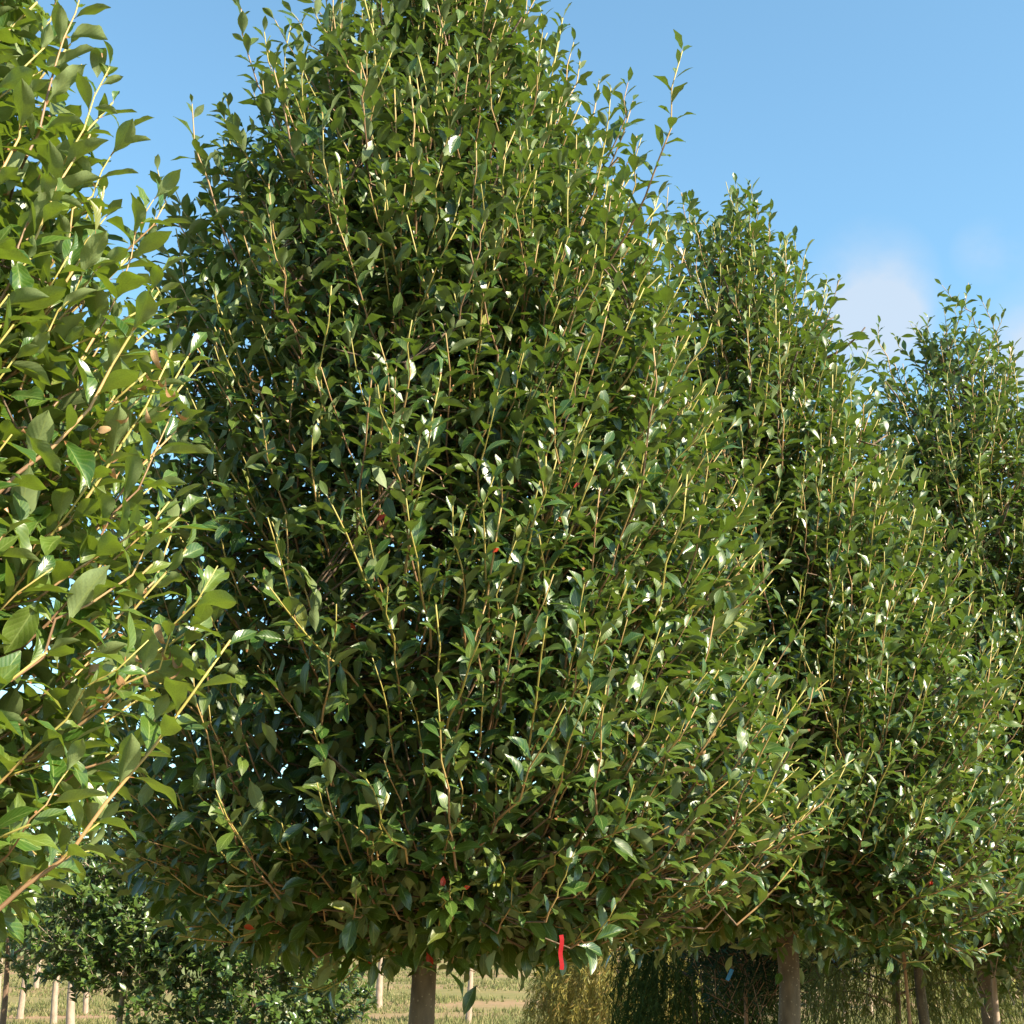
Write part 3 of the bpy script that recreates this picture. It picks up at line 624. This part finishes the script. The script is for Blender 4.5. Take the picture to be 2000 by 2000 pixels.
small_tree('slender_tree', 1795, 10.8, 1.42, 3.3, 1.15, 'broad leaved tree on a slender dark trunk behind the gap between two row trees', group=G_BACK, leafmat=M_LEAF, tmpl=LT_S, leaf=.095, nl=620, per=16, trunk=.048, bark=M_BARK, seed=13, lean=-.01)
small_tree('twin_stemmed_tree', 1978, 8.6, 1.35, 2.5, .5, 'slender tree on two sunlit brown stems at the right edge', group=G_BACK, nl=200, per=14, leaf=.07, trunk=.026, bark=M_PALE, seed=14, stems=2)

# young trees in the far rows: each one its own thing, parts copied
def far_tree(px, dist, w, H, seed, label, mat, bark=M_PALE, zb=1.5, R=.9):
    return small_tree('nursery_tree', px, dist, zb, H, R, label, group='pale trunked young trees in the far rows', nl=150, per=12, leaf=.13, trunk=w, bark=bark, seed=seed, leafmat=mat)
protos = [far_tree(152, 22, .062, 3.2, 21, 'young tree with the widest pinkish white trunk, low left', M_OAK),
          far_tree(120, 27, .055, 3.4, 22, 'young tree on a pale trunk just left of the widest pinkish one', M_OAK),
          far_tree(745, 34, .075, 3.8, 23, 'young tree on a short white trunk left of the central trunk', M_OAK),
          far_tree(918, 26, .052, 3.2, 24, 'young tree on a thin pale trunk right of the central trunk', M_OAK)]
def copy_tree(o, px, dist, label):
    x, y = ground_at(px, dist); c = o.copy(); COL.objects.link(c); c.location = (x, y, float(ground_z(x, y))); c.rotation_euler.z = px*.7; c['label'] = label
    for ch in o.children:
        d = ch.copy(); COL.objects.link(d); d.parent = c
    return c
copy_tree(protos[1], 8, 26, 'young tree on a grey trunk at the bottom left corner')
copy_tree(protos[0], 57, 31, 'young tree on a thin grey trunk second from the bottom left corner')
copy_tree(protos[2], 82, 46, 'distant young tree on a small pale trunk in the sunny gap at the left')
copy_tree(protos[1], 180, 33, 'young tree on a bent pale trunk between the pinkish trunk and the green taped trunk')
copy_tree(protos[1], 1690, 30, 'young tree in the grass seen below the yellow green weeping tree')
copy_tree(protos[3], 1850, 34, 'young tree in the grass left of the lit trunk')

# far-off wood that closes the view
def far_wood():
    g = np.random.default_rng(77); n = 5200; a = g.uniform(-.75, .75, n); dist = g.uniform(95, 130, n)
    top = 4.0+1.6*np.sin(a*23)+1.2*np.sin(a*61+1)+.8*np.sin(a*140)
    x = dist*np.sin(a); y = dist*np.cos(a); z = top*g.uniform(0, 1, n)**.6
    k = 7; c = np.repeat(np.stack([x, y, z], -1), k, 0)+g.normal(0, .45, (n*k, 3)); d = norm(g.normal(0, 1, c.shape)); nn = norm(np.cross(d, g.normal(0, 1, c.shape)))
    V, Q, uv, rn = leaf_cloud(LT_S, c, d, nn, g.uniform(.5, 1.1, len(c)), g.uniform(0, .99, len(c)), g.integers(0, 12, len(c)))
    tag(link('wood', quad_mesh('wood', V, Q, M_OAK, uv, rn)), 'far off wood closing the view beyond the nursery rows', 'wood', kind='stuff')
far_wood()

# ------------------------------------------------------------------ ribbons, tag, stake, dead leaves
def strip(name, pts, width, mat, facing, label, cat):
    """a thin flexible strip with real thickness, following pts"""
    P = np.array(pts, float); T = norm(np.gradient(P, axis=0)); A = norm(np.cross(T, np.array(facing))); B = np.cross(A, T)
    V = []
    for p, a, b_ in zip(P, A, B):
        for sx, sy in ((-1, -1), (1, -1), (1, 1), (-1, 1)): V.append(p+a*sx*width/2+b_*sy*.0006)
    Q = []
    for i in range(len(P)-1):
        for k in range(4): Q.append((i*4+k, i*4+(k+1) % 4, i*4+4+(k+1) % 4, i*4+4+k))
    Q += [(0, 3, 2, 1), tuple(len(P)*4-4+k for k in range(4))]
    o = link(name, quad_mesh(name, np.array(V)-P[0], np.array(Q), mat, smooth=False)); o.location = P[0]; tag(o, label, cat); return o
M_RIB = plain('red_plastic', (.24, .001, .004), .5, .25); M_TAG = plain('blue_plastic', (.02, .18, .42), .4, .4); M_GRN = plain('green_tape', (.03, .55, .12), .4, .4)
M_STAKE = bark_material('stake_wood', (.30, .17, .10), (.42, .27, .17))
p = [U(1096+1.5*math.sin(q*1.1), 1826+q*8.5, 4.5) for q in range(9)]
strip('ribbon', p, .013, M_RIB, (.2, -1, 0), 'bright red ribbon hanging below the crown right of the central trunk', 'ribbon')
p = [U(1430-q*1.6, 1893+q*3.6, 8.8) for q in range(7)]
strip('tag', p, .022, M_TAG, (0, -1, 0), 'blue plastic tag in the dark narrow leaved tree', 'tag')
def ring(px, py, dist, r, label):
    c = U(px, py, dist); n = 24; a = np.arange(n+1)*2*np.pi/n
    pts = [c+np.array([math.cos(t)*r, math.sin(t)*r, .012*math.sin(t*2)]) for t in a]
    pts += [c+np.array([r+.01, -.02, -.02-.04*q]) for q in range(5)]
    strip('tape', pts, .03, M_GRN, (0, 0.2, 1), label, 'tape')
x, y = ground_at(250, 15); pc = project(np.array([x, y, 1.0]))
ring(float(pc[0]), 1966, 14.95, .042, 'green tape tied round the trunk of the small leaved tree')
x, y = ground_at(1768, 10.6); cur = np.array([[[x, y, -.05], [x-.01, y, .8], [x-.03, y, 1.7], [x-.05, y, 2.3]]])
V, Q, uv = tubes(cur, np.full((1, 4), .012), 8); tag(link('stake', quad_mesh('stake', V, Q, M_STAKE, uv)), 'thin wooden stake left of the slender dark trunk', 'stake')

def dead_cluster(root, px, py, dist, n, spread, seed):
    g = np.random.default_rng(seed); c0 = U(px, py, dist); base = np.array(root.location)
    for k in range(n):
        p = c0 + g.normal(0, 1, 3)*spread; d = norm(g.normal(0, .6, 3)+np.array([0, 0, -.8])); n_ = norm(np.cross(d, g.normal(0, 1, 3)))
        V, Q, uv = LT_MID[4 + 5*(k % 3)]; V = V.copy()
        th = V[:, 1]*g.uniform(2.2, 4.0); rr_ = .33                      # withered blades curl up on themselves
        V = np.stack([V[:, 0]*.55, np.sin(th)*rr_, (1-np.cos(th))*rr_+V[:, 2]*.4], -1)
        o = link('dead_leaf', quad_mesh('dead_leaf', V, Q, M_DEAD, uv, np.full(len(V), g.uniform(0, 1))), root)
        o.matrix_basis = mat4(p-base, d, n_, g.uniform(.05, .085))
for a in ((0, 300, 740, 2.72, 7, (.02, .02, .03)), (0, 235, 850, 2.74, 9, (.035, .02, .04)), (0, 300, 1270, 2.75, 6, (.03, .02, .02)), (0, 215, 1340, 2.7, 5, (.03, .02, .02)),
          (1, 1350, 1510, 4.75, 7, (.015, .02, .07)), (1, 1345, 1640, 4.75, 4, (.02, .02, .04)), (1, 505, 755, 4.6, 4, (.015, .02, .03)),
          (1, 765, 1030, 4.5, 4, (.02, .02, .03)), (1, 757, 650, 4.7, 3, (.02, .02, .02)), (2, 1425, 1335, 6.0, 3, (.03, .02, .04)), (3, 1945, 1800, 7.6, 5, (.02, .02, .08))):
    dead_cluster(ROOTS[a[0]], a[1], a[2], a[3], a[4], np.array(a[5]), int(a[1]))

# the two leaves at the tip of the high shoot are rolled up
base = np.array(ROOTS[0].location)
for k, (px, py, up, s_) in enumerate(((208, 150, .5, .11), (200, 112, .2, .10))):
    V, Q, uv = LT_HI[4]; V = V.copy(); th = V[:, 1]*(2.6+1.2*k); V = np.stack([V[:, 0]*1.1, np.sin(th)*.36, -(1-np.cos(th))*.30+V[:, 2]*.5], -1)
    d = norm(np.array([.15-.3*k, -.1, 1.0])); n_ = norm(np.cross(np.array([.3, -.9, .1]), d)); n_ = norm(np.cross(d, n_))
    o = link('leaf', quad_mesh('leaf', V, Q, M_LEAF, uv, np.full(len(V), .3+.4*k)), ROOTS[0]); o.matrix_basis = mat4(U(px, py, 2.85)-base, d, n_, s_); o['label'] = 'tightly rolled up leaf'
